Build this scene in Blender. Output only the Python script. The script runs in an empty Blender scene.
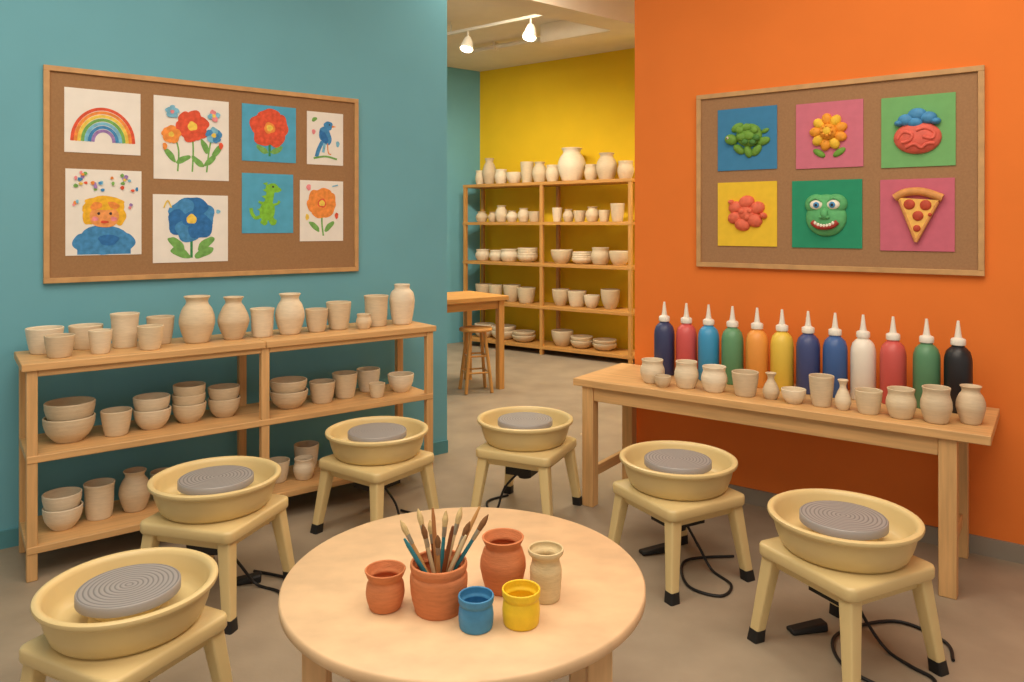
import bpy, bmesh, math, random
from mathutils import Vector, Matrix
random.seed(7)
S=bpy.context.scene
try:
    S.view_settings.view_transform='Standard'
except Exception: pass

def lin(c):
    o=[]
    for v in c:
        v=v/255.0
        o.append(v/12.92 if v<=0.04045 else ((v+0.055)/1.055)**2.4)
    return tuple(o)
MATS={}
def mat(name,rgb,rough=0.6,var=0.08,scale=20,bump=0.0,metal=0.0,stretch=(1,1,1),detail=4,bscale=None,emit=0,spec=0.4):
    if name in MATS: return MATS[name]
    m=bpy.data.materials.new(name); m.use_nodes=True
    nt=m.node_tree; N=nt.nodes; L=nt.links
    b=N['Principled BSDF']
    c=lin(rgb)
    tc=N.new('ShaderNodeTexCoord'); mp=N.new('ShaderNodeMapping'); mp.inputs['Scale'].default_value=stretch
    nz=N.new('ShaderNodeTexNoise'); nz.inputs['Scale'].default_value=scale; nz.inputs['Detail'].default_value=detail
    L.new(tc.outputs['Object'],mp.inputs['Vector']); L.new(mp.outputs['Vector'],nz.inputs['Vector'])
    cr=N.new('ShaderNodeValToRGB')
    cr.color_ramp.elements[0].position=0.3; cr.color_ramp.elements[1].position=0.7
    cr.color_ramp.elements[0].color=tuple(max(0,x*(1-var)) for x in c)+(1,)
    cr.color_ramp.elements[1].color=tuple(min(1,x*(1+var)) for x in c)+(1,)
    L.new(nz.outputs['Fac'],cr.inputs['Fac']); L.new(cr.outputs['Color'],b.inputs['Base Color'])
    b.inputs['Roughness'].default_value=rough; b.inputs['Metallic'].default_value=metal
    b.inputs['Specular IOR Level'].default_value=spec
    if bump>0:
        n2=N.new('ShaderNodeTexNoise'); n2.inputs['Scale'].default_value=bscale or scale*3; n2.inputs['Detail'].default_value=3
        L.new(mp.outputs['Vector'],n2.inputs['Vector'])
        bp=N.new('ShaderNodeBump'); bp.inputs['Strength'].default_value=bump; bp.inputs['Distance'].default_value=0.004
        L.new(n2.outputs['Fac'],bp.inputs['Height']); L.new(bp.outputs['Normal'],b.inputs['Normal'])
    if emit>0:
        b.inputs['Emission Color'].default_value=c+(1,); b.inputs['Emission Strength'].default_value=emit
    MATS[name]=m; return m

class MB:
    def __init__(s): s.v=[]; s.f=[]; s.m=[]; s.mats=[]
    def mi(s,m):
        if m not in s.mats: s.mats.append(m)
        return s.mats.index(m)
    def add(s,vs,fs,m,M=None):
        o=len(s.v); k=s.mi(m)
        for p in vs:
            p=Vector(p)
            if M is not None: p=M@p
            s.v.append(p)
        for f in fs: s.f.append([i+o for i in f]); s.m.append(k)
    def box(s,x0,x1,y0,y1,z0,z1,m,M=None):
        vs=[(x0,y0,z0),(x1,y0,z0),(x1,y1,z0),(x0,y1,z0),(x0,y0,z1),(x1,y0,z1),(x1,y1,z1),(x0,y1,z1)]
        s.add(vs,[(0,3,2,1),(4,5,6,7),(0,1,5,4),(1,2,6,5),(2,3,7,6),(3,0,4,7)],m,M)
    def lathe(s,prof,m,seg=40,M=None,wob=0):
        vs=[];fs=[];idx=[]
        for r,z in prof:
            if r<1e-6:
                idx.append([len(vs)]); vs.append((0,0,z))
            else:
                row=[]
                for k in range(seg):
                    a=2*math.pi*k/seg; rr=r*(1+wob*math.sin(2*a+z*30))
                    row.append(len(vs)); vs.append((rr*math.cos(a),rr*math.sin(a),z))
                idx.append(row)
        for a,b in zip(idx[:-1],idx[1:]):
            if len(a)==1 and len(b)==1: continue
            for k in range(seg):
                k2=(k+1)%seg
                if len(a)==1: fs.append((a[0],b[k2],b[k]))
                elif len(b)==1: fs.append((a[k],a[k2],b[0]))
                else: fs.append((a[k],a[k2],b[k2],b[k]))
        s.add(vs,fs,m,M)
    def tube(s,pts,r,m,seg=10,M=None):
        pts=[Vector(p) for p in pts]; n=len(pts)
        rs=r if isinstance(r,(list,tuple)) else [r]*n
        vs=[];fs=[]
        t=(pts[1]-pts[0]).normalized()
        up=Vector((0,0,1)) if abs(t.z)<.9 else Vector((1,0,0))
        nrm=t.cross(up).normalized()
        for i,p in enumerate(pts):
            if i==0: t=(pts[1]-pts[0])
            elif i==n-1: t=(pts[-1]-pts[-2])
            else: t=(pts[i+1]-pts[i-1])
            t.normalize()
            nrm=(nrm-t*nrm.dot(t)).normalized(); bn=t.cross(nrm)
            for k in range(seg):
                a=2*math.pi*k/seg
                vs.append(p+(nrm*math.cos(a)+bn*math.sin(a))*rs[i])
        for i in range(n-1):
            for k in range(seg):
                k2=(k+1)%seg
                fs.append((i*seg+k,i*seg+k2,(i+1)*seg+k2,(i+1)*seg+k))
        fs.append(tuple(range(seg))[::-1]); fs.append(tuple((n-1)*seg+k for k in range(seg)))
        s.add(vs,fs,m,M)
    def ell(s,c,r,m,rot=0,seg=20,rings=10,M=None,lump=0):
        R=Matrix.Translation(Vector(c))@Matrix.Rotation(rot,4,'Y')@Matrix.Diagonal((r[0],r[1],r[2],1))
        if M is not None: R=M@R
        prof=[(math.sin(math.pi*i/rings),-math.cos(math.pi*i/rings)) for i in range(rings+1)]
        prof[0]=(0,-1); prof[-1]=(0,1)
        s.lathe(prof,m,seg,R,wob=lump)
    # flat paint shapes in local xz plane (viewer looks along +y)
    def poly(s,pts,y,m): s.add([(p[0],y,p[1]) for p in pts],[tuple(range(len(pts)))],m)
    def disc(s,cx,cz,rx,rz,y,m,rot=0,n=20,wob=0.0):
        ph=random.random()*6
        P=[]
        for k in range(n):
            a=2*math.pi*k/n; w=1+wob*math.sin(3*a+ph)+wob*.6*math.sin(5*a+ph*2)
            x=rx*w*math.cos(a); z=rz*w*math.sin(a)
            P.append((cx+x*math.cos(rot)-z*math.sin(rot),cz+x*math.sin(rot)+z*math.cos(rot)))
        s.poly(P,y,m)
    def stroke(s,pts,w,y,m):
        vs=[];fs=[];n=len(pts)
        for i,p in enumerate(pts):
            a=pts[max(0,i-1)];b=pts[min(n-1,i+1)]
            dx,dz=b[0]-a[0],b[1]-a[1];l=math.hypot(dx,dz) or 1
            nx,nz=-dz/l*w/2,dx/l*w/2
            vs+= [(p[0]+nx,y,p[1]+nz),(p[0]-nx,y,p[1]-nz)]
        for i in range(n-1): fs.append((2*i,2*i+1,2*i+3,2*i+2))
        s.add(vs,fs,m)
    def done(s,name,loc=(0,0,0),rz=0,bevel=0,sharp=38,parent=None,recalc=True,segs=2):
        me=bpy.data.meshes.new(name); me.from_pydata([tuple(p) for p in s.v],[],s.f)
        for m in s.mats: me.materials.append(m)
        for p,k in zip(me.polygons,s.m): p.material_index=k
        bm=bmesh.new(); bm.from_mesh(me)
        if recalc: bmesh.ops.recalc_face_normals(bm,faces=bm.faces)
        for f in bm.faces: f.smooth=True
        for e in bm.edges:
            if len(e.link_faces)==2 and e.calc_face_angle(0)>math.radians(sharp): e.smooth=False
        bm.to_mesh(me); bm.free()
        o=bpy.data.objects.new(name,me); S.collection.objects.link(o)
        o.location=loc; o.rotation_euler=(0,0,rz)
        if bevel>0:
            b=o.modifiers.new('bevel','BEVEL'); b.width=bevel; b.segments=segs; b.limit_method='ANGLE'; b.angle_limit=math.radians(sharp)
        if parent: o.parent=parent
        return o
def smooth_pts(P,n=8):
    P=[Vector(p) for p in P]; out=[]
    for i in range(len(P)-1):
        p0=P[max(0,i-1)];p1=P[i];p2=P[i+1];p3=P[min(len(P)-1,i+2)]
        for k in range(n):
            t=k/n
            out.append(0.5*((2*p1)+(p2-p0)*t+(2*p0-5*p1+4*p2-p3)*t*t+(3*p1-p0-3*p2+p3)*t**3))
    out.append(P[-1]); return out

# ---------------------------------------------------------------- materials
teal=mat('teal_wall_paint',(113,176,192),.8,.03,2.5,.05,bscale=120,spec=.25)
orange=mat('orange_wall_paint',(237,128,54),.8,.03,2.5,.05,bscale=120,spec=.25)
yellow=mat('yellow_wall_paint',(238,198,38),.8,.03,2.5,.05,bscale=120,spec=.25)
ceil_m=mat('ceiling_plaster',(236,224,202),.85,.03,5)
floor_m=mat('concrete_floor',(158,143,123),.5,.14,3.2,.12,detail=12,bscale=60)
base_m=mat('baseboard_grey',(146,136,122),.6,.04,5)
base_t=mat('baseboard_teal',(86,146,156),.6,.04,5)
WC=(214,169,113)
wx=mat('pine_wood_x',WC,.5,.14,16,.06,stretch=(.2,3,3),detail=8)
wy=mat('pine_wood_y',WC,.5,.14,16,.06,stretch=(3,.2,3),detail=8)
wz=mat('pine_wood_z',WC,.5,.14,16,.06,stretch=(3,3,.2),detail=8)
dx_=mat('beech_wood_x',(200,146,78),.5,.14,14,.05,stretch=(.25,3,3),detail=6)
dz_=mat('beech_wood_z',(200,146,78),.5,.14,14,.05,stretch=(3,3,.25),detail=6)
top_m=mat('round_table_birch',(225,190,148),.45,.1,9,.03,stretch=(1,1.4,1),detail=15)
legw=mat('round_table_leg_wood',(220,178,128),.5,.12,14,.05,stretch=(3,3,.25),detail=6)
plastic=mat('cream_plastic',(222,198,142),.36,.03,6,spec=.5)
black=mat('black_rubber',(30,29,29),.5,.1,10)
clays=[mat('bisque_clay_a',(226,209,180),.55,.06,24,.22,stretch=(1,1,6),detail=6),
       mat('bisque_clay_b',(217,198,166),.55,.06,24,.22,stretch=(1,1,6),detail=6),
       mat('bisque_clay_c',(231,216,190),.55,.06,24,.22,stretch=(1,1,6),detail=6),
       mat('bisque_clay_d',(211,191,160),.55,.06,24,.22,stretch=(1,1,6),detail=6)]
terra=mat('terracotta',(207,128,82),.7,.09,26,.35,stretch=(1,1,5),detail=8,spec=.3)
cork=mat('corkboard_cork',(160,122,84),.9,.07,90,.25,detail=6)
cork2=mat('corkboard_cork_tan',(164,124,88),.9,.07,90,.25,detail=6)
frame=mat('board_frame_wood',(200,156,104),.5,.12,14,.05,stretch=(1,3,1))
whm=bpy.data.materials.new('turned_aluminium'); whm.use_nodes=True
nt=whm.node_tree;N=nt.nodes;L=nt.links;b=N['Principled BSDF']
tc=N.new('ShaderNodeTexCoord');sx=N.new('ShaderNodeSeparateXYZ');cx=N.new('ShaderNodeCombineXYZ');vl=N.new('ShaderNodeVectorMath');vl.operation='LENGTH'
L.new(tc.outputs['Object'],sx.inputs[0]);L.new(sx.outputs[0],cx.inputs[0]);L.new(sx.outputs[1],cx.inputs[1]);L.new(cx.outputs[0],vl.inputs[0])
mm=N.new('ShaderNodeMath');mm.operation='MULTIPLY';mm.inputs[1].default_value=400;L.new(vl.outputs['Value'],mm.inputs[0])
sn=N.new('ShaderNodeMath');sn.operation='SINE';L.new(mm.outputs[0],sn.inputs[0])
mr=N.new('ShaderNodeMapRange');mr.inputs[1].default_value=-1;mr.inputs[2].default_value=1;L.new(sn.outputs[0],mr.inputs[0])
cr=N.new('ShaderNodeValToRGB');cr.color_ramp.elements[0].color=lin((124,121,121))+(1,);cr.color_ramp.elements[0].position=.0;cr.color_ramp.elements[1].position=.45;cr.color_ramp.elements[1].color=lin((162,158,157))+(1,)
L.new(mr.outputs[0],cr.inputs[0]);L.new(cr.outputs[0],b.inputs['Base Color'])
bp=N.new('ShaderNodeBump');bp.inputs['Strength'].default_value=.35;bp.inputs['Distance'].default_value=.002;L.new(mr.outputs[0],bp.inputs['Height']);L.new(bp.outputs[0],b.inputs['Normal'])
b.inputs['Roughness'].default_value=.5;b.inputs['Metallic'].default_value=.15

# ---------------------------------------------------------------- frames
AL=math.atan2(.605,.796); AR=math.atan2(-.588,.809)
WL=Vector((-.472,5.45,0)); WR=Vector((.80,4.89,0))
dL=Vector((math.cos(AL),math.sin(AL),0)); nL=Vector((-math.sin(AL),math.cos(AL),0))
dR=Vector((math.cos(AR),math.sin(AR),0)); nR=Vector((-math.sin(AR),math.cos(AR),0))
H=3.85
# ---------------------------------------------------------------- room
def wall(name,loc,rz,x0,x1,m,th=.16,bm_=None):
    w=MB(); w.box(x0,x1,0,th,0,H,m); return w.done(name,loc,rz)
wall('wall_left',WL,AL,-5.2,0,teal)
wall('wall_right',WR,AR,0,5.2,orange)
BC=Vector((-.46,10.76,0))
wall('wall_back',BC,AR,0,7,yellow)
wall('wall_back_left',BC,AL,-7,0,teal)
w=MB(); w.box(-5.2,-.0,-.015,0,0,.09,base_t); w.done('baseboard_left',WL,AL)
w=MB(); w.box(0,5.2,-.015,0,0,.09,base_m); w.done('baseboard_right',WR,AR)
w=MB(); w.box(-9,9,-3,15,-.1,0,floor_m); w.done('floor')
w=MB(); w.box(-9,9,-3,15,H,H+.1,ceil_m); w.done('ceiling')
w=MB(); w.box(-2.2,3.2,0,.3,H-.32,H,ceil_m); w.done('ceiling_beam',(.24,6.33,0),AL)
w=MB(); w.box(.2,4.4,0,.28,H-.2,H,ceil_m); w.done('ceiling_beam',(.15,8.35,0),AR)
w=MB(); w.tube([(0,0,H-.06),(3.0,0,H-.06)],.03,ceil_m,12)
for x in(.5,1.5,2.5): w.box(x-.012,x+.012,-.04,.04,H-.1,H,ceil_m)
w.done('ceiling_conduit_pipe',(-.6,9.3,0),AR)
w=MB(); w.box(0,7,-.015,0,0,.09,base_m); w.done('baseboard_back',BC,AR)

# ---------------------------------------------------------------- shelf left
SO=Vector((-2.2,3.48,0)); SL=2.13; SD=.43
w=MB()
for x in (-.045,1.04,2.09):
    for y in (0,SD-.04): w.box(x,x+.045,y,y+.042,0,.976,wz)
for z in (.58,.16):
    w.box(-.045,SL+.002,-.004,SD,z-.034,z,wx)
w.box(-.065,1.06,-.014,SD+.01,.974,1.01,wx); w.box(1.063,SL+.02,-.014,SD+.01,.974,1.01,wx)
w.box(0,1.04,.004,.03,.945,.974,wx); w.box(1.085,2.09,.004,.03,.945,.974,wx)
w.done('wooden_shelf_unit',SO,AL,bevel=.004)

KINDS={
 'cup':[(.66,0),(.74,.06),(.86,.35),(.95,.7),(1,1)],
 'straight':[(.76,0),(.82,.06),(.9,.4),(.93,.8),(1,1)],
 'bowl':[(.52,0),(.58,.05),(.84,.35),(.97,.72),(1,1)],
 'vase':[(.55,0),(.68,.08),(.97,.36),(.98,.52),(.72,.75),(.52,.86),(.54,.93),(.66,1)],
 'vase2':[(.6,0),(.7,.05),(.92,.3),(1,.5),(.85,.72),(.64,.84),(.62,.92),(.74,1)],
 'tallvase':[(.68,0),(.76,.06),(.92,.35),(1,.62),(.86,.8),(.6,.9),(.62,1)],
 'roundcup':[(.62,0),(.75,.06),(.98,.4),(.97,.62),(.84,.82),(.9,1)],
 'bottle':[(.6,0),(.85,.12),(1,.33),(.7,.58),(.42,.74),(.42,.86),(.66,1)],
}
def profile(kind,h,r,th=None,n=6,rip=.004):
    th=th or max(.005,r*.09)
    P=smooth_pts([(a*r,bz*h,0) for a,bz in KINDS[kind]],n)
    out=[(p.x*(1+rip*math.sin(p.y/h*34)),p.y) for p in P]
    inner=[(max(.002,x-th),z) for x,z in out if z>th*1.5]
    pr=[(0,0)]+out+[(out[-1][0]-th*.3,h+th*.35),(out[-1][0]-th*.75,h+th*.3)]+inner[::-1]
    pr+=[(0,th*1.4)]
    return pr
def vessel(name,kind,loc,h,r,m=None,seg=40):
    w=MB(); m=m or random.choice(clays)
    w.lathe(profile(kind,h,r),m,seg,wob=.005)
    return w.done(name,loc,random.random()*6,sharp=60)
def stack(name,loc,h,r,n,m=None):
    w=MB(); m=m or random.choice(clays)
    bh=h*(.62 if n==2 else .5); step=(h-bh)/(n-1)
    for i in range(n):
        w.lathe(profile('bowl',bh,r*(1-.02*i)),m,40,Matrix.Translation((0.003*(i%2),0,i*step)),wob=.005)
    return w.done(name,loc,random.random()*6,sharp=60)
def onshelf(s,q,z): return SO+dL*s+nL*q+Vector((0,0,z))
NM={'cup':'clay_cup','straight':'clay_tumbler','bowl':'clay_bowl','vase':'clay_vase','vase2':'clay_vase','tallvase':'clay_vase','roundcup':'clay_cup','bottle':'clay_bud_vase'}
for k,s_,q,h,r in [
 ('cup',.055,.30,.125,.084),('cup',.10,.12,.105,.066),('cup',.24,.33,.12,.08),('cup',.275,.12,.115,.054),
 ('straight',.41,.26,.175,.07),('cup',.50,.1,.12,.063),('cup',.585,.27,.145,.07),('vase2',.755,.2,.25,.092),
 ('vase',.95,.2,.235,.084),('straight',1.112,.2,.16,.068),('vase2',1.275,.2,.235,.084),('cup',1.44,.2,.135,.068),
 ('cup',1.59,.22,.165,.076),('roundcup',1.72,.14,.09,.048),('straight',1.845,.22,.19,.078),('tallvase',2.02,.2,.255,.082)]:
    vessel(NM[k],k,onshelf(s_,q,1.01),h,r)
for it in [(2,.15,.2,.19,.115),('cup',.355,.17,.125,.073),(2,.53,.2,.165,.092),(3,.72,.22,.2,.087),(2,.905,.22,.165,.086),
 (2,1.27,.2,.16,.108),('cup',1.475,.2,.125,.078),('cup',1.64,.24,.15,.078),('cup',1.80,.12,.085,.05),('cup',1.84,.32,.14,.076),('bowl',2.0,.18,.11,.084)]:
    if isinstance(it[0],int): stack('stacked_clay_bowls',onshelf(it[1],it[2],.58),it[3],it[4],it[0])
    else: vessel(NM[it[0]],it[0],onshelf(it[1],it[2],.58),it[3],it[4])
for it in [(2,.12,.18,.17,.088),('straight',.285,.22,.175,.073),('vase2',.45,.22,.205,.076),('cup',.60,.3,.15,.06),('straight',.76,.2,.14,.07),
 ('cup',1.2,.2,.12,.07),('roundcup',1.34,.15,.12,.062),('cup',1.42,.31,.15,.075),('cup',1.62,.2,.12,.07)]:
    if isinstance(it[0],int): stack('stacked_clay_bowls',onshelf(it[1],it[2],.16),it[3],it[4],it[0])
    else: vessel(NM[it[0]],it[0],onshelf(it[1],it[2],.16),it[3],it[4])

# ---------------------------------------------------------------- right table
TO=Vector((.36,4.43,0)); TL=2.085; TD=.61; TZ=.746
w=MB()
w.box(0,TL,0,TD,TZ-.042,TZ,wx)
for x in (.05,TL-.2):
    for y in (.02,TD-.09): w.box(x,x+.072,y,y+.068,0,TZ-.042,wz)
w.box(.122,TL-.2,.03,.052,TZ-.125,TZ-.042,wx); w.box(.122,TL-.2,TD-.052,TD-.03,TZ-.125,TZ-.042,wx)
for x in (.07,TL-.18):
    w.box(x,x+.03,.088,TD-.09,TZ-.125,TZ-.042,wy)
    w.box(x,x+.03,.088,TD-.09,.16,.22,wy)
w.done('wooden_work_table',TO,AR,bevel=.004)
def ontab(t,q): return TO+dR*t+nR*q+Vector((0,0,TZ))
for k,t,q,h,r in [('roundcup',.43,.17,.13,.07),('bowl',.53,.09,.06,.047),('roundcup',.645,.15,.145,.066),('roundcup',.805,.15,.135,.07),
 ('cup',.975,.15,.125,.07),('bottle',1.11,.15,.135,.042),('bowl',1.23,.13,.07,.06),('cup',1.36,.15,.15,.06),('bottle',1.465,.13,.145,.038),
 ('cup',1.58,.13,.11,.062),('roundcup',1.72,.13,.135,.066),('roundcup',1.865,.13,.16,.066),('vase2',1.995,.2,.17,.06)]:
    vessel(NM[k],k,ontab(t,q),h,r)
bott=[((58,66,106),.39),((212,90,88),.531),((64,154,204),.668),((98,152,110),.81),((238,160,74),.951),((232,198,78),1.088),
 ((66,78,128),1.226),((62,98,158),1.363),((238,230,216),1.5),((206,90,84),1.64),((90,142,104),1.79),((36,36,40),1.925)]
capm=mat('white_nozzle_plastic',(238,232,220),.35,.02,8)
for i,(c,t) in enumerate(bott):
    w=MB(); m=mat('paint_bottle_%d'%i,c,.4,.04,8,spec=.5)
    R=.061; k=1.12
    w.lathe([(0,0),(R*.9,0),(R,.008),(R,.215*k),(R*.97,.235*k),(R*.84,.26*k),(R*.6,.275*k),(R*.46,.281*k),(R*.46,.288*k),(0,.288*k)],m,36)
    z0=.288*k
    w.lathe([(0,z0),(.032,z0),(.033,z0+.003),(.033,z0+.026),(.030,z0+.03),(.017,z0+.036),(.0135,z0+.055),(.007,z0+.108),(.006,z0+.117),(0,z0+.118)],capm,24)
    w.done('paint_squeeze_bottle',ontab(t,.42),0,sharp=40)

# ---------------------------------------------------------------- round table
RT=Vector((-.142,2.26,0)); RZ=.6; RR=.537
w=MB()
w.lathe([(0,RZ-.036),(RR-.008,RZ-.036),(RR,RZ-.028),(RR,RZ-.006),(RR-.006,RZ),(0,RZ)],top_m,120)
for sx_ in(-1,1):
    for sy in (-1,1):
        w.box(sx_*.37-.032,sx_*.37+.032,sy*.29-.032,sy*.29+.032,0,RZ-.036,legw)
for sy in(-1,1): w.box(-.338,.338,sy*.29-.012,sy*.29+.012,RZ-.11,RZ-.036,legw)
for sx_ in(-1,1): w.box(sx_*.37-.012,sx_*.37+.012,-.258,.258,RZ-.11,RZ-.036,legw)
w.done('round_craft_table',RT,0,bevel=.003,sharp=50)
bluec=mat('blue_glaze',(68,138,184),.5,.12,30,.3); yelc=mat('yellow_glaze',(240,202,46),.45,.08,30,.3)
creamj=mat('cream_stoneware',(218,196,150),.65,.08,30,.35,stretch=(1,1,5))
KINDS['terraplanter']=[(.78,0),(.82,.04),(.95,.35),(1,.66),(.98,.76),(.93,.8),(.95,.84),(.99,.9),(.98,1)]
KINDS['terrasmall']=[(.68,0),(.78,.06),(.93,.35),(.9,.62),(.8,.76),(.9,.86),(1,1)]
KINDS['terravase']=[(.68,0),(.8,.08),(.98,.38),(1,.55),(.86,.76),(.76,.83),(.84,.92),(.92,1)]
KINDS['jar']=[(.72,0),(.8,.05),(.88,.35),(.9,.6),(.78,.76),(.8,.84),(.98,.92),(1,1)]
KINDS['squat']=[(.86,0),(.93,.08),(.98,.4),(.93,.66),(.9,.74),(.99,.84),(1,1)]
vessel('terracotta_brush_pot','terraplanter',(-.2,2.05,RZ),.13,.079,terra,56)
vessel('terracotta_pot','terrasmall',(-.348,2.06,RZ),.105,.056,terra,48)
vessel('terracotta_vase','terravase',(-.026,2.165,RZ),.15,.066,terra,48)
vessel('stoneware_jar','jar',(.095,2.11,RZ),.14,.05,creamj,48)
vessel('blue_ceramic_cup','squat',(-.094,1.96,RZ),.083,.047,bluec,48)
vessel('yellow_ceramic_cup','squat',(.024,1.98,RZ),.09,.051,yelc,48)
w=MB()
hm=[mat('brush_handle_wood',(206,152,92),.45,.1,20),mat('brush_handle_teal',(50,130,144),.4,.05,20),mat('brush_handle_brown',(130,76,44),.4,.1,20),mat('brush_handle_cream',(226,204,160),.4,.05,20),mat('brush_handle_tan',(180,120,70),.4,.05,20)]
fer=mat('brush_ferrule',(176,166,146),.35,.05,20,metal=.6); br=mat('brush_bristle',(128,88,54),.9,.2,60); br2=mat('brush_bristle_pale',(212,184,130),.9,.2,60)
for i,(ax,ay,hh) in enumerate([(-.108,.02,.235),(-.09,-.03,.205),(-.062,.04,.26),(-.042,-.02,.24),(-.02,.03,.265),(.0,-.03,.215),(.018,.02,.262),(.04,-.02,.235),(.06,.03,.268),(.085,.0,.24),(.11,.03,.268),(.135,.01,.255),(-.03,.05,.225),(.075,-.02,.21)]):
    b0=Vector((-ax*.12,-ay*.2,.014)); b1=Vector((ax,ay,hh)); f=lambda t:b0.lerp(b1,t)
    hd=hm[i%5]
    if i%3!=1:
        w.tube([f(0),f(.5),f(.72)],[.0035,.0058,.005],hd,8); w.tube([f(.72),f(.83)],[.006,.0068],fer,8)
        w.tube([f(.83),f(.90),f(.95),f(1)],[.0068,.0088,.0065,.0012],br if i%2 else br2,8)
    else:
        w.tube([f(0),f(.5),f(.9),f(1)],[.0068,.0065,.0055,.003],hd,8)
w.done('paintbrush_bundle',(-.2,2.05,RZ))

# ---------------------------------------------------------------- pottery wheels
def rrect(hw,r,n=5):
    P=[]
    for k,(sx_,sy) in enumerate([(1,1),(-1,1),(-1,-1),(1,-1)]):
        for j in range(n+1):
            a=k*math.pi/2+j*math.pi/2/n
            P.append((sx_*(hw-r)+r*math.cos(a),sy*(hw-r)+r*math.sin(a)))
    return P
def wheel(x,y,corner,sc=1):
    w=MB()
    yaw=math.atan2(corner[1],corner[0])-math.pi/4
    sh=.025  # seat slab sits slightly forward of the wheel axis
    def slab(rings):
        vs=[];fs=[]
        for hw,z,r in rings:
            P=rrect(hw,r); n=len(P); vs+=[(a+sh,b_+sh,z) for a,b_ in P]
        for i in range(len(rings)-1):
            for k in range(n): fs.append((i*n+k,i*n+(k+1)%n,(i+1)*n+(k+1)%n,(i+1)*n+k))
        fs.append(tuple(range(n))[::-1]); fs.append(tuple((len(rings)-1)*n+k for k in range(n)))
        w.add(vs,fs,plastic)
    slab([(.218,.345,.03),(.228,.35,.034),(.232,.358,.036),(.232,.388,.036),(.229,.396,.034),(.222,.4,.03)])
    slab([(.19,.31,.02),(.204,.346,.02)])
    for sx_ in(-1,1):
        for sy in(-1,1):
            p0=(sh+sx_*.186,sh+sy*.186,.347); p1=(sh+sx_*.226,sh+sy*.226,.045)
            def ring(p,hw,r): return [(p[0]+a,p[1]+b_,p[2]) for a,b_ in rrect(hw,r,3)]
            A=ring(p0,.03,.009);B=ring(p1,.023,.008);k=len(A)
            w.add(A+B,[(i,(i+1)%k,k+(i+1)%k,k+i) for i in range(k)]+[tuple(range(k)),tuple(range(2*k-1,k-1,-1))],plastic)
            p2=(sh+sx_*.231,sh+sy*.231,0)
            A=ring((p1[0],p1[1],.048),.025,.009);B=ring(p2,.027,.009)
            w.add(A+B,[(i,(i+1)%k,k+(i+1)%k,k+i) for i in range(k)]+[tuple(range(k)),tuple(range(2*k-1,k-1,-1))],black)
    # splash basin
    w.lathe([(0,.4),(.2,.4),(.222,.404),(.236,.418),(.252,.46),(.262,.5),(.266,.513),(.274,.516),(.281,.521),(.284,.529),(.282,.537),(.275,.541),(.266,.541),(.258,.536),(.252,.522),(.243,.475),(.228,.448),(.212,.438),(.12,.436),(0,.436)],plastic,80)
    w.lathe([(.125,.436),(.118,.455),(.11,.46),(.108,.50)],plastic,32)
    w.lathe([(0,.498),(.157,.498),(.162,.501),(.162,.528),(.158,.532),(0,.532)],whm,72)
    w.box(-.1,.1,-.08,.08,.225,.312,black); w.lathe([(0,.19),(.04,.19),(.04,.225)],black,20)
    o=w.done('pottery_wheel',(x,y,0),yaw,sharp=45); o.scale=(sc,sc,sc)
    return o
W=[(-1.225,2.40,(.12,-.34)),(-1.325,3.36,(.17,-.3)),(-.74,4.12,(.06,-.35)),(.076,4.36,(.12,-.33)),(.80,3.62,(-.1,-.34)),(1.285,2.91,(-.12,-.34))]
for i,(x,y,c) in enumerate(W): wheel(x,y,c,.94 if i==0 else .985)
def cab(x,y,pts):
    w=MB(); w.tube(smooth_pts(pts,8),.0065,black,8); w.done('power_cable',(x,y,0))
cab(*W[5][:2],[(.04,.0,.21),(.1,.02,.1),(.16,-.02,.012),(.2,-.12,.008),(.24,-.2,.008),(.18,-.28,.008),(.05,-.26,.008),(-.05,-.1,.008),(.02,.1,.008),(.3,.2,.008),(.42,.05,.008),(.38,-.08,.008)])
cab(*W[4][:2],[(.04,.0,.21),(.1,-.02,.1),(.15,-.06,.012),(.2,-.2,.008),(.12,-.3,.008),(.0,-.2,.008),(.05,.05,.008),(.3,.1,.008)])
cab(*W[1][:2],[(.04,.0,.21),(.1,.04,.1),(.16,.06,.012),(.28,.0,.008),(.34,-.1,.008),(.42,.0,.008),(.3,.12,.008),(.1,.2,.008)])
cab(*W[3][:2],[(-.04,.0,.21),(-.12,.0,.12),(-.16,-.02,.012),(-.2,-.05,.008),(-.22,.1,.008),(-.1,.2,.008)])
cab(*W[2][:2],[(.04,.0,.21),(.1,.0,.12),(.14,-.02,.012),(.2,-.05,.008),(.22,.1,.008),(.1,.2,.008)])
def pedal(x,y,rz):
    w=MB()
    vs=[(-.08,-.03,0),(.08,-.03,0),(.08,.03,0),(-.08,.03,0),(-.08,-.025,.018),(.08,-.025,.036),(.08,.025,.036),(-.08,.025,.018)]
    w.add(vs,[(0,3,2,1),(4,5,6,7),(0,1,5,4),(1,2,6,5),(2,3,7,6),(3,0,4,7)],black)
    w.done('foot_pedal',(x,y,0),rz,bevel=.008)
pedal(1.2,3.05,.2); pedal(.72,3.78,.3); pedal(-1.24,3.46,.3)

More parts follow.
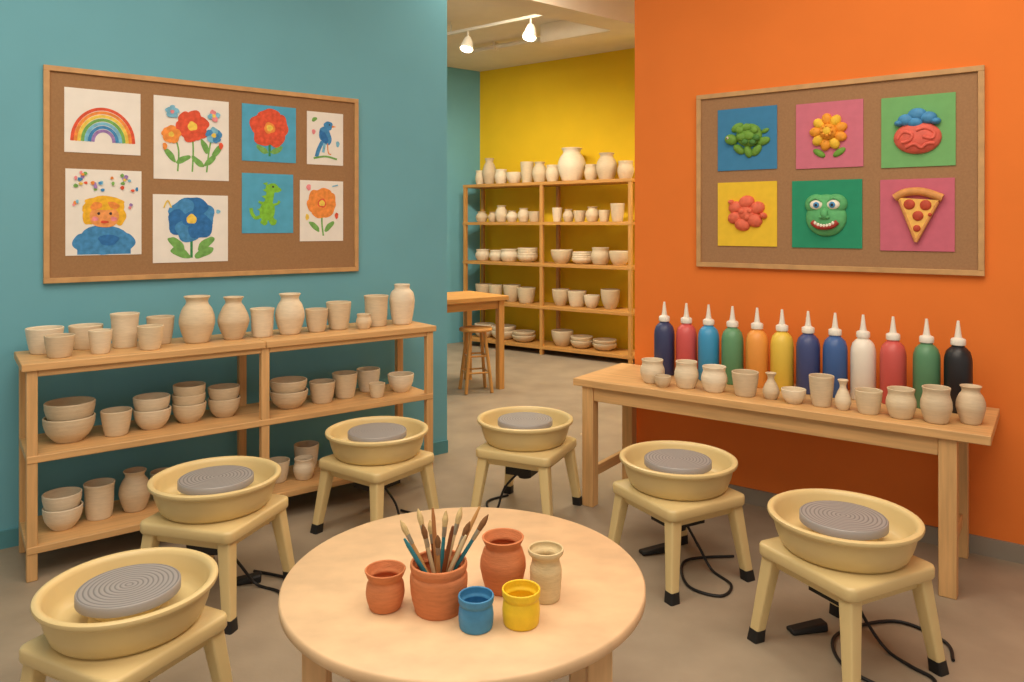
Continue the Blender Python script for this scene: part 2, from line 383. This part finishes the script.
# ---------------------------------------------------------------- corkboards
def board(name,base,rz,x0,x1,z0,z1,cm):
    w=MB(); f=.028
    w.box(x0+f*.5,x1-f*.5,-.014,0,z0+f*.5,z1-f*.5,cm)
    w.box(x0,x1,-.028,0,z0,z0+f,frame); w.box(x0,x1,-.028,0,z1-f,z1,frame)
    w.box(x0,x0+f,-.028,0,z0+f,z1-f,frame); w.box(x1-f,x1,-.028,0,z0+f,z1-f,frame)
    return w.done(name,base,rz,bevel=.002)
board('corkboard',WL,AL,-2.50,-.711,1.343,2.489,cork)
board('corkboard',WR,AR,.432,1.936,1.395,2.447,cork2)
white=mat('drawing_paper',(238,234,226),.85,.03,12); bluep=mat('blue_craft_paper',(84,170,206),.8,.08,14)
def C(n,rgb): return mat('paint_'+n,rgb,.75,.2,38,detail=8,spec=.2)
red=C('red',(222,92,66)); org=C('orange',(238,148,74)); yel=C('yellow',(242,206,92)); grn=C('green',(122,176,96)); blu=C('blue',(74,142,196)); pur=C('purple',(160,130,188)); lbl=C('lightblue',(128,190,218)); pnk=C('pink',(234,146,152)); dk=C('dark',(70,62,62)); skin=C('peach',(240,160,96)); dgr=C('deepgreen',(64,144,90)); dbl=C('deepblue',(54,116,180)); gold=C('gold',(240,184,56))
class Art(MB):
    def __init__(s,wd,ht,paper):
        super().__init__(); s.wd=wd; s.ht=ht; s.box(-wd/2,wd/2,-.003,0,-ht/2,ht/2,paper); s.k=0
    def Y(s): s.k+=1; return -.003-.0002*s.k
    def D(s,cx,cz,rx,rz,m,rot=0,wob=.07): s.disc(cx,cz,rx,rz,s.Y(),m,rot,26,wob)
    def L(s,pts,w,m):
        P=smooth_pts([(p[0],p[1],0) for p in pts],6); s.stroke([(p.x,p.y) for p in P],w,s.Y(),m)
    def flower(s,cx,cz,r,n,m,cm,pw=.42,m2=None):
        for k in range(n):
            a=2*math.pi*k/n+.3
            s.D(cx+r*.56*math.cos(a),cz+r*.56*math.sin(a),r*.5,r*pw,m if (k%2==0 or m2 is None) else m2,a,.09)
        s.D(cx,cz,r*.3,r*.3,cm)
def put_art(a,name,base,d,n,rz,s0,s1,z0,z1,tilt=0):
    c=base+d*((s0+s1)/2)-n*.0142+Vector((0,0,(z0+z1)/2))
    return a.done(name,c,rz,recalc=False)
def LP(a,name,sa,sb,z0,z1): return put_art(a,name,WL,dL,nL,AL,-sa,-sb,z0,z1)
a=Art(.369,.345,white)
for i,m in enumerate([red,org,yel,grn,lbl,blu,pur]):
    r=.15-i*.0165
    a.L([(r*math.cos(t)-.0,-.11+r*1.2*math.sin(t)) for t in [math.pi*k/10 for k in range(11)]],.0165,m)
LP(a,'rainbow_painting',2.405,2.036,2.039,2.384)
a=Art(.415,.474,white)
for x,zt,x2 in((.0,.03,-.0),(-.1,.02,-.05),(.11,.03,.05)): a.L([(x,zt),(x*.8+.005,-.07),(x2*1.6,-.19)],.009,grn)
for x,z,r in ((-.05,-.12,.5),(.03,-.13,2.4),(-.12,-.1,2.2),(.1,-.12,.8),(.14,-.06,1.0),(.07,-.04,2.0)): a.D(x,z,.045,.017,grn,r)
a.flower(.0,.075,.088,6,red,yel,.55); a.flower(-.115,.02,.05,5,org,yel,.55); a.flower(.12,.03,.046,5,blu,yel,.5,lbl)
a.flower(-.11,.15,.036,5,lbl,pnk,.5); a.flower(.12,.145,.034,4,lbl,yel,.5,pnk); a.D(-.15,-.05,.012,.02,org);a.D(.16,-.03,.012,.02,red)
LP(a,'flower_garden_painting',1.968,1.553,1.913,2.387)
a=Art(.337,.348,bluep); a.L([(0,0),(.0,-.14)],.014,dgr); a.D(-.045,-.1,.042,.018,grn,2.6); a.D(.045,-.1,.042,.018,grn,.5); a.flower(0,.035,.115,5,red,org,.6); a.D(0,.035,.02,.02,yel)
LP(a,'red_flower_painting',1.475,1.138,2.041,2.389)
a=Art(.247,.34,white)
a.D(.0,.02,.04,.062,blu,.35); a.D(.02,.085,.03,.03,blu); a.poly([(.045,.09),(.075,.082),(.045,.074)],a.Y(),org); a.D(-.01,.01,.022,.045,dbl,.5)
a.L([(-.02,-.02),(-.045,-.07),(-.06,-.12)],.026,blu); a.L([(-.005,-.03),(-.015,-.09)],.018,lbl); a.L([(.015,-.03),(.02,-.09),(.04,-.1)],.007,org)
a.L([(-.08,-.13),(0,-.115),(.08,-.13)],.012,grn); a.D(-.075,.12,.02,.012,grn,.6); a.D(.085,-.03,.012,.02,lbl); a.D(-.08,.04,.012,.016,pnk); a.D(.028,.092,.005,.005,dk)
LP(a,'bird_painting',1.065,.818,2.04,2.379)
# child portrait: golden hair, orange-peach face, blue jumper
a=Art(.369,.465,white); a.D(0,-.15,.125,.08,blu,0,.03); a.D(-.1,-.165,.05,.055,blu); a.D(.1,-.165,.05,.055,blu); a.L([(-.13,-.212),(.13,-.212)],.032,blu); a.D(.02,-.15,.05,.03,dbl)
a.D(0,.01,.1,.085,gold,0,.06); a.D(-.075,-.02,.03,.05,gold); a.D(.075,-.02,.03,.05,gold); a.D(0,-.02,.072,.064,skin,0,.03); a.D(0,.05,.092,.036,gold,0,.08); a.D(-.04,.035,.03,.02,org,.4); a.D(.045,.04,.03,.018,org,-.4); a.D(-.028,-.006,.007,.008,dk); a.D(.03,-.006,.007,.008,dk); a.D(0,-.052,.02,.008,red); a.D(-.045,-.035,.016,.012,pnk); a.D(.045,-.035,.016,.012,pnk)
cols=[red,org,yel,grn,lbl,blu,pur,pnk]
for i in range(34):
    x=random.uniform(-.165,.165); z=random.uniform(.1,.215) if abs(x)<.11 else random.uniform(-.0,.215)
    if abs(x)<.11 and z<.12: continue
    a.D(x,z,random.uniform(.007,.012),random.uniform(.007,.011),random.choice(cols))
LP(a,'child_portrait_painting',2.40,2.031,1.486,1.951)
a=Art(.414,.391,white); a.L([(0,.0),(.0,-.17)],.014,dgr)
for x,z,r in((-.08,-.09,2.4),(.08,-.09,.7),(-.06,-.14,2.7),(.07,-.14,.45)): a.D(x,z,.058,.025,grn,r)
a.flower(0,.055,.125,6,blu,yel,.6,dbl); a.D(0,.055,.05,.045,dbl); a.D(0,.055,.028,.028,yel); a.L([(-.15,.12),(-.13,.16),(-.11,.12)],.008,yel); a.D(.15,.1,.012,.012,lbl)
LP(a,'blue_flower_painting',1.972,1.558,1.434,1.825)
# small green dinosaur, upright, snout to the right, tail to the left
fg=C('dino_green',(132,196,66))
a=Art(.319,.367,bluep); a.D(-.005,-.045,.048,.068,fg,-.15,.04); a.L([(.0,-.01),(.012,.05),(.015,.09)],.05,fg); a.D(.025,.095,.042,.03,fg,.05,.03); a.D(.058,.086,.025,.017,fg)
a.L([(-.03,-.07),(-.075,-.09),(-.1,-.06),(-.105,-.03)],.022,fg); a.D(-.025,-.115,.022,.02,fg); a.D(.03,-.115,.024,.02,fg); a.L([(-.02,-.09),(-.022,-.12)],.034,fg); a.L([(.02,-.09),(.026,-.12)],.034,fg)
a.L([(.025,-.01),(.06,-.0),(.07,.018)],.015,fg); a.L([(-.03,-.0),(-.06,.01)],.014,fg)
for x,z in((-.018,.12),(-.02,.08),(-.027,.04),(-.045,.0),(-.055,-.04)): a.poly([(x+.014,z+.012),(x-.016,z+.004),(x+.012,z-.014)],a.Y(),fg)
a.D(.03,.104,.006,.007,dk)
LP(a,'dinosaur_painting',1.475,1.156,1.6,1.967)
a=Art(.294,.39,white); a.L([(0,.02),(.0,-.08),(.01,-.16)],.011,grn); a.D(-.05,-.1,.045,.017,grn,2.4); a.D(.05,-.1,.045,.017,grn,.8); a.flower(.0,.05,.095,6,org,red,.6,org); a.D(0,.05,.02,.02,yel); a.D(-.09,.15,.015,.02,pnk); a.D(.1,-.03,.012,.02,red); a.D(-.1,-.04,.012,.02,yel); a.L([(.07,.16),(.11,.17)],.008,lbl)
LP(a,'orange_flower_painting',1.112,.818,1.546,1.936)

# clay plaques (right)
def K(n,rgb): return mat('clay_'+n,rgb,.6,.12,30,.4)
kg=K('green',(112,160,62)); kd=K('darkgreen',(76,130,58)); ko=K('orange',(240,160,50)); ky=K('yellow',(244,196,60)); kp=K('pink',(226,104,88)); kb=K('blue',(74,146,200)); kr=K('coral',(230,112,84)); kf=K('facegreen',(96,180,116)); kw=K('white',(240,234,216)); kk=K('black',(40,36,36)); kc=K('cheese',(244,190,96)); ks=K('crust',(216,150,84)); kpe=K('pepperoni',(190,74,50)); ktr=K('mouthred',(170,60,50))
def plaque(wd,ht,rgb,n):
    w=MB(); w.box(-wd/2,wd/2,-.006,0,-ht/2,ht/2,mat('card_'+n,rgb,.8,.04,20,spec=.2)); return w
def RP(w,name,s0,s1,z0,z1):
    w.done(name,WR+dR*((s0+s1)/2)-nR*.0142+Vector((0,0,(z0+z1)/2)),AR,sharp=50)
Y=-.008
w=plaque(.352,.368,(68,134,180),'blue')
w.ell((.015,Y,.02),(.078,.036,.07),kg,.1)
for x,z,r in [(-.03,.05,.024),(.01,.065,.026),(.055,.045,.024),(-.02,.01,.027),(.025,.015,.03),(.065,.0,.022),(.0,-.02,.02),(.045,-.025,.02)]:
    w.ell((x,Y-.03,z),(r,.014,r*.85),kg if r>.023 else kd,lump=.03)
w.ell((-.09,Y-.006,.0),(.04,.026,.032),kg,.3); w.ell((-.105,Y-.032,.008),(.008,.006,.008),kw); w.ell((-.106,Y-.038,.008),(.004,.003,.004),kk)
for x,z,r in((-.045,-.06,.7),(.06,-.07,-.9),(.1,-.02,-.3),(-.055,.07,-.5),(.01,-.075,1.3)): w.ell((x,Y,z),(.04,.02,.024),kg,r)
w.ell((.11,Y,.04),(.024,.012,.013),kg,-.4)
RP(w,'clay_turtle_plaque',.566,.918,1.976,2.344)
w=plaque(.353,.367,(208,118,138),'pink')
for k in range(9):
    aa=2*math.pi*k/9+.3; w.ell((.066*math.cos(aa),Y-.004,.07*math.sin(aa)+.015),(.036,.024,.028),ky if k%2 else ko,-aa)
w.ell((0,Y-.02,.015),(.045,.028,.045),ko)
w.ell((0,Y-.042,.018),(.026,.014,.026),ky)
for k in range(8):
    aa=2*math.pi*k/8; w.ell((.026*math.cos(aa),Y-.046,.018+.026*math.sin(aa)),(.009,.008,.009),ko)
w.ell((-.05,Y,-.1),(.038,.012,.018),kg,.6); w.ell((.055,Y,-.1),(.038,.012,.018),kg,-.6)
RP(w,'clay_flower_plaque',1.025,1.378,1.968,2.335)
w=plaque(.344,.372,(120,180,114),'green')
w.ell((0,Y,-.035),(.112,.042,.085),kp,.03,28,14)
for P in [[(-.09,-.04),(-.06,-.005),(-.02,-.02),(-.03,-.05),(-.07,-.06)],[(-.0,-.0),(.04,.01),(.08,-.015),(.07,-.045),(.03,-.035)],[(-.05,-.085),(-.01,-.07),(.02,-.09),(.05,-.07),(.08,-.07)]]:
    w.tube(smooth_pts([(x,Y-.042*math.sqrt(max(.05,1-(x/.112)**2-((z+.035)/.085)**2)),z) for x,z in P],5),.0085,kp,8)
for x,z,r in((-.05,.06,.042),(.0,.085,.045),(.05,.065,.042),(.085,.045,.024),(-.01,.045,.04),(-.085,.045,.022)): w.ell((x,Y-.01,z),(r,.03,r*.75),kb)
RP(w,'clay_cupcake_plaque',1.467,1.811,1.954,2.326)
w=plaque(.352,.38,(240,200,60),'yellow')
for x,z,r in [(-.065,.04,.04),(.0,.07,.044),(.062,.035,.042),(.045,-.035,.046),(-.025,-.06,.044),(-.07,-.02,.04),(.0,.0,.055),(-.09,.07,.018),(.1,-.01,.02)]:
    w.ell((x,Y,z),(r*1.1,.03,r*.9),kr,random.uniform(-.6,.6),lump=.05)
for x,z in((-.02,.015),(.025,.02),(.01,-.02)): w.ell((x,Y-.026,z),(.016,.01,.016),kr)
RP(w,'clay_blossom_plaque',.566,.918,1.525,1.905)
w=plaque(.37,.378,(48,148,112),'emerald')
for c,r in [((0,Y,-.02),(.108,.04,.105),),((-.05,Y-.002,.055),(.062,.036,.056)),((.05,Y-.002,.055),(.062,.036,.056)),((0,Y,.03),(.1,.038,.08))]:
    w.ell(c,r,kf,seg=28,rings=14)
for sx_ in(-1,1):
    w.ell((sx_*.045,Y-.034,.052),(.034,.014,.027),kw); w.ell((sx_*.042,Y-.045,.05),(.017,.008,.017),kb); w.ell((sx_*.042,Y-.051,.05),(.008,.005,.008),kk)
    w.tube(smooth_pts([(sx_*.08,Y-.034,.07),(sx_*.047,Y-.042,.088),(sx_*.014,Y-.036,.068)],5),.006,kf,8)
w.ell((0,Y-.042,.0),(.02,.02,.032),kf); w.ell((-.016,Y-.042,-.018),(.012,.012,.01),kf); w.ell((.016,Y-.042,-.018),(.012,.012,.01),kf)
w.tube(smooth_pts([(-.066,Y-.03,-.044),(-.03,Y-.038,-.07),(.03,Y-.038,-.07),(.066,Y-.03,-.044)],6),.015,ktr,10)
for k in range(7):
    t=(k-3)/3; w.ell((t*.046,Y-.049,-.05-.016*(1-t*t)),(.008,.006,.010),kw)
RP(w,'clay_monster_face_plaque',1.003,1.373,1.522,1.90)
w=plaque(.345,.377,(204,108,128),'rose')
P=[(-.08,.09),(.105,.075),(.0,-.135)]
vs=[(x,Y+.002,z) for x,z in P]+[(x,Y-.024,z) for x,z in P]
w.add(vs,[(0,1,2),(3,4,5),(0,1,4,3),(1,2,5,4),(2,0,3,5)],kc)
w.tube(smooth_pts([(-.1,Y-.014,.09),(-.05,Y-.014,.118),(.03,Y-.014,.12),(.12,Y-.014,.085)],6),.021,ks,12)
w.tube([(.1,Y-.02,.065),(.0,Y-.02,-.14)],.008,ks,8); w.tube([(-.078,Y-.02,.08),(.0,Y-.02,-.14)],.008,ks,8)
for x,z,r in((-.03,.055,.027),(.045,.05,.027),(.01,-.005,.026),(.005,-.07,.018),(.065,.0,.01)): w.ell((x,Y-.025,z),(r,.01,r),kpe)
RP(w,'clay_pizza_plaque',1.462,1.807,1.514,1.891)

# ---------------------------------------------------------------- back room
BO=Vector((-.67,10.3,0))
w=MB(); BL=2.56
for x in (0,1.26,2.515):
    for y in (0,.39): w.box(x,x+.045,y,y+.045,0,2.16,dz_)
LV=[.11,.62,1.16,1.69,2.2]
for z in LV: w.box(-.005,BL+.005,-.004,.44,z-.04,z,dx_)
w.done('storage_shelf_unit',BO,AR,bevel=.003)
w=MB()
for li,z in enumerate(LV):
    if li==4:
        for k,x,h,r in [('roundcup',.14,.2,.07),('vase',.3,.36,.1),('roundcup',.5,.2,.09),('bowl',.72,.15,.11),('cup',.93,.28,.09),('vase2',1.13,.27,.1),('roundcup',1.33,.22,.09),('vase2',1.62,.42,.18),('roundcup',1.9,.2,.085),('vase2',2.12,.33,.13),('roundcup',2.38,.22,.1)]:
            w.lathe(profile(k,h,r,n=3),random.choice(clays),24,Matrix.Translation((x,.2,z)))
        continue
    for x0,x1 in((.07,1.22),(1.34,2.48)):
        x=x0
        while True:
            if li==3: k=random.choice(['roundcup','cup','vase2','bowl']); r=random.uniform(.06,.09); h=random.uniform(.13,.25)
            elif li==2: k=random.choice(['stack','roundcup','stack','bowl']); r=random.uniform(.1,.14); h=random.uniform(.14,.22)
            elif li==1: k=random.choice(['cup','bowl','roundcup','bowl']); r=random.uniform(.09,.13); h=random.uniform(.15,.24)
            else: k=random.choice(['stack2','bowl','stack','stack2']); r=random.uniform(.14,.18); h=random.uniform(.12,.2)
            if x+2*r>x1: break
            c=random.choice(clays); T=Matrix.Translation((x+r,.2+random.uniform(-.02,.03),z))
            if k[:5]=='stack':
                n=4 if k=='stack' else 2; bh=h*(.45 if n==4 else .65)
                for i in range(n): w.lathe(profile('bowl',bh,r*(1-.02*i),n=2),c,20,T@Matrix.Translation((0,0,i*(h-bh)/(n-1))))
            else: w.lathe(profile(k,h,r,n=3),c,20,T)
            x+=2*r+random.uniform(.005,.03)
w.done('shelf_pottery',BO,AR,sharp=60)
w=MB()
w.box(-1.4,0,0,.7,.895,.94,dx_)
for x in(-1.36,-.1):
    for y in(.03,.61): w.box(x,x+.065,y,y+.065,0,.895,dz_)
w.box(-1.3,-.1,.05,.075,.81,.895,dx_); w.box(-1.3,-.1,.63,.655,.81,.895,dx_); w.box(-.08,-.055,.095,.61,.81,.895,dx_)
w.done('tall_workbench',(-.03,7.55,0),AL,bevel=.004)
w=MB()
w.lathe([(0,.6),(.15,.6),(.165,.606),(.168,.62),(.16,.632),(0,.632)],dx_,32)
for k in range(4):
    aa=math.pi/4+k*math.pi/2
    w.tube([(.1*math.cos(aa),.1*math.sin(aa),.602),(.185*math.cos(aa),.185*math.sin(aa),0.004)],.017,dz_,10)
for z,rr in((.2,.157),(.36,.134)):
    for k in range(4):
        a0=math.pi/4+k*math.pi/2;a1=a0+math.pi/2
        w.tube([(rr*math.cos(a0),rr*math.sin(a0),z),(rr*math.cos(a1),rr*math.sin(a1),z)],.009,dz_,8)
w.done('wooden_stool',(-.36,7.45,0),.3)
# track light
tr=mat('track_white_metal',(224,218,204),.4,.02,5); glow=mat('spot_lamp_glow',(255,236,200),.5,.01,5,emit=12)
w=MB()
p0=Vector((-.9,8.3,0)); p1=Vector((.7,7.1,0)); ang=math.atan2(p1.y-p0.y,p1.x-p0.x); ln=(p1-p0).length
w.box(0,ln,-.018,.018,H-.14,H-.11,tr)
for x in(.3,ln-.3): w.tube([(x,0,H-.11),(x,0,H)],.01,tr,8)
spots=[.54,1.36]
for x in spots:
    w.tube([(x,0,H-.14),(x,0,H-.21)],.01,tr,8)
    w.tube([(x,0,H-.2),(x,0,H-.24),(x,-.025,H-.33)],[.03,.05,.075],tr,24)
    w.tube([(x,-.0255,H-.329),(x,-.03,H-.345)],[.066,.06],glow,24)
w.done('ceiling_track_light',p0,ang)
for i,x in enumerate(spots):
    l=bpy.data.lights.new('track_spot','SPOT'); l.energy=115; l.color=(1,.87,.67); l.spot_size=math.radians(130); l.spot_blend=.9; l.shadow_soft_size=.08
    o=bpy.data.objects.new('track_spot_light',l); S.collection.objects.link(o)
    P=p0+(p1-p0).normalized()*x; o.location=(P.x,P.y,H-.39); o.rotation_euler=(math.radians(40),0,0)

# ---------------------------------------------------------------- lights
def area(loc,sx_,sy,e,col,rot=(0,0,0)):
    l=bpy.data.lights.new('unseen_overhead_fill','AREA'); l.shape='RECTANGLE'; l.size=sx_; l.size_y=sy; l.energy=e; l.color=col  # unseen area lamps added overhead to light the rooms, no fixtures modelled
    o=bpy.data.objects.new('unseen_overhead_fill_light',l); S.collection.objects.link(o); o.location=loc; o.rotation_euler=rot
area((-1.3,2.2,3.8),2.0,1.8,64,(1,.89,.74))
area((1.3,2.2,3.8),2.0,1.8,58,(1,.89,.74))
area((0,.2,3.8),2.6,1.2,54,(1,.90,.76))
area((2.5,7.6,3.82),1.2,.8,115,(1,.89,.72))  # added to brighten the back room, hidden behind the orange wall
area((-1.9,7.2,3.82),1.0,.8,35,(1,.88,.70))
area((-.15,6.92,3.82),.7,.4,40,(1,.89,.72))  # extra lamp added for a brighter yellow wall, kept above the frame
area((0,5.6,3.82),1.0,.8,27,(1,.89,.72))
wd=bpy.data.worlds.new('World'); S.world=wd; wd.use_nodes=True
bg=wd.node_tree.nodes['Background']; bg.inputs[0].default_value=(1,.93,.83,1); bg.inputs[1].default_value=.53
cam=bpy.data.cameras.new('cam'); co=bpy.data.objects.new('Camera',cam); S.collection.objects.link(co)
co.location=(0,0,1.65); co.rotation_euler=(math.radians(90),0,0)
cam.sensor_width=36; cam.lens=750/1024*36; cam.shift_y=-116/1024; cam.clip_start=.05
S.camera=co
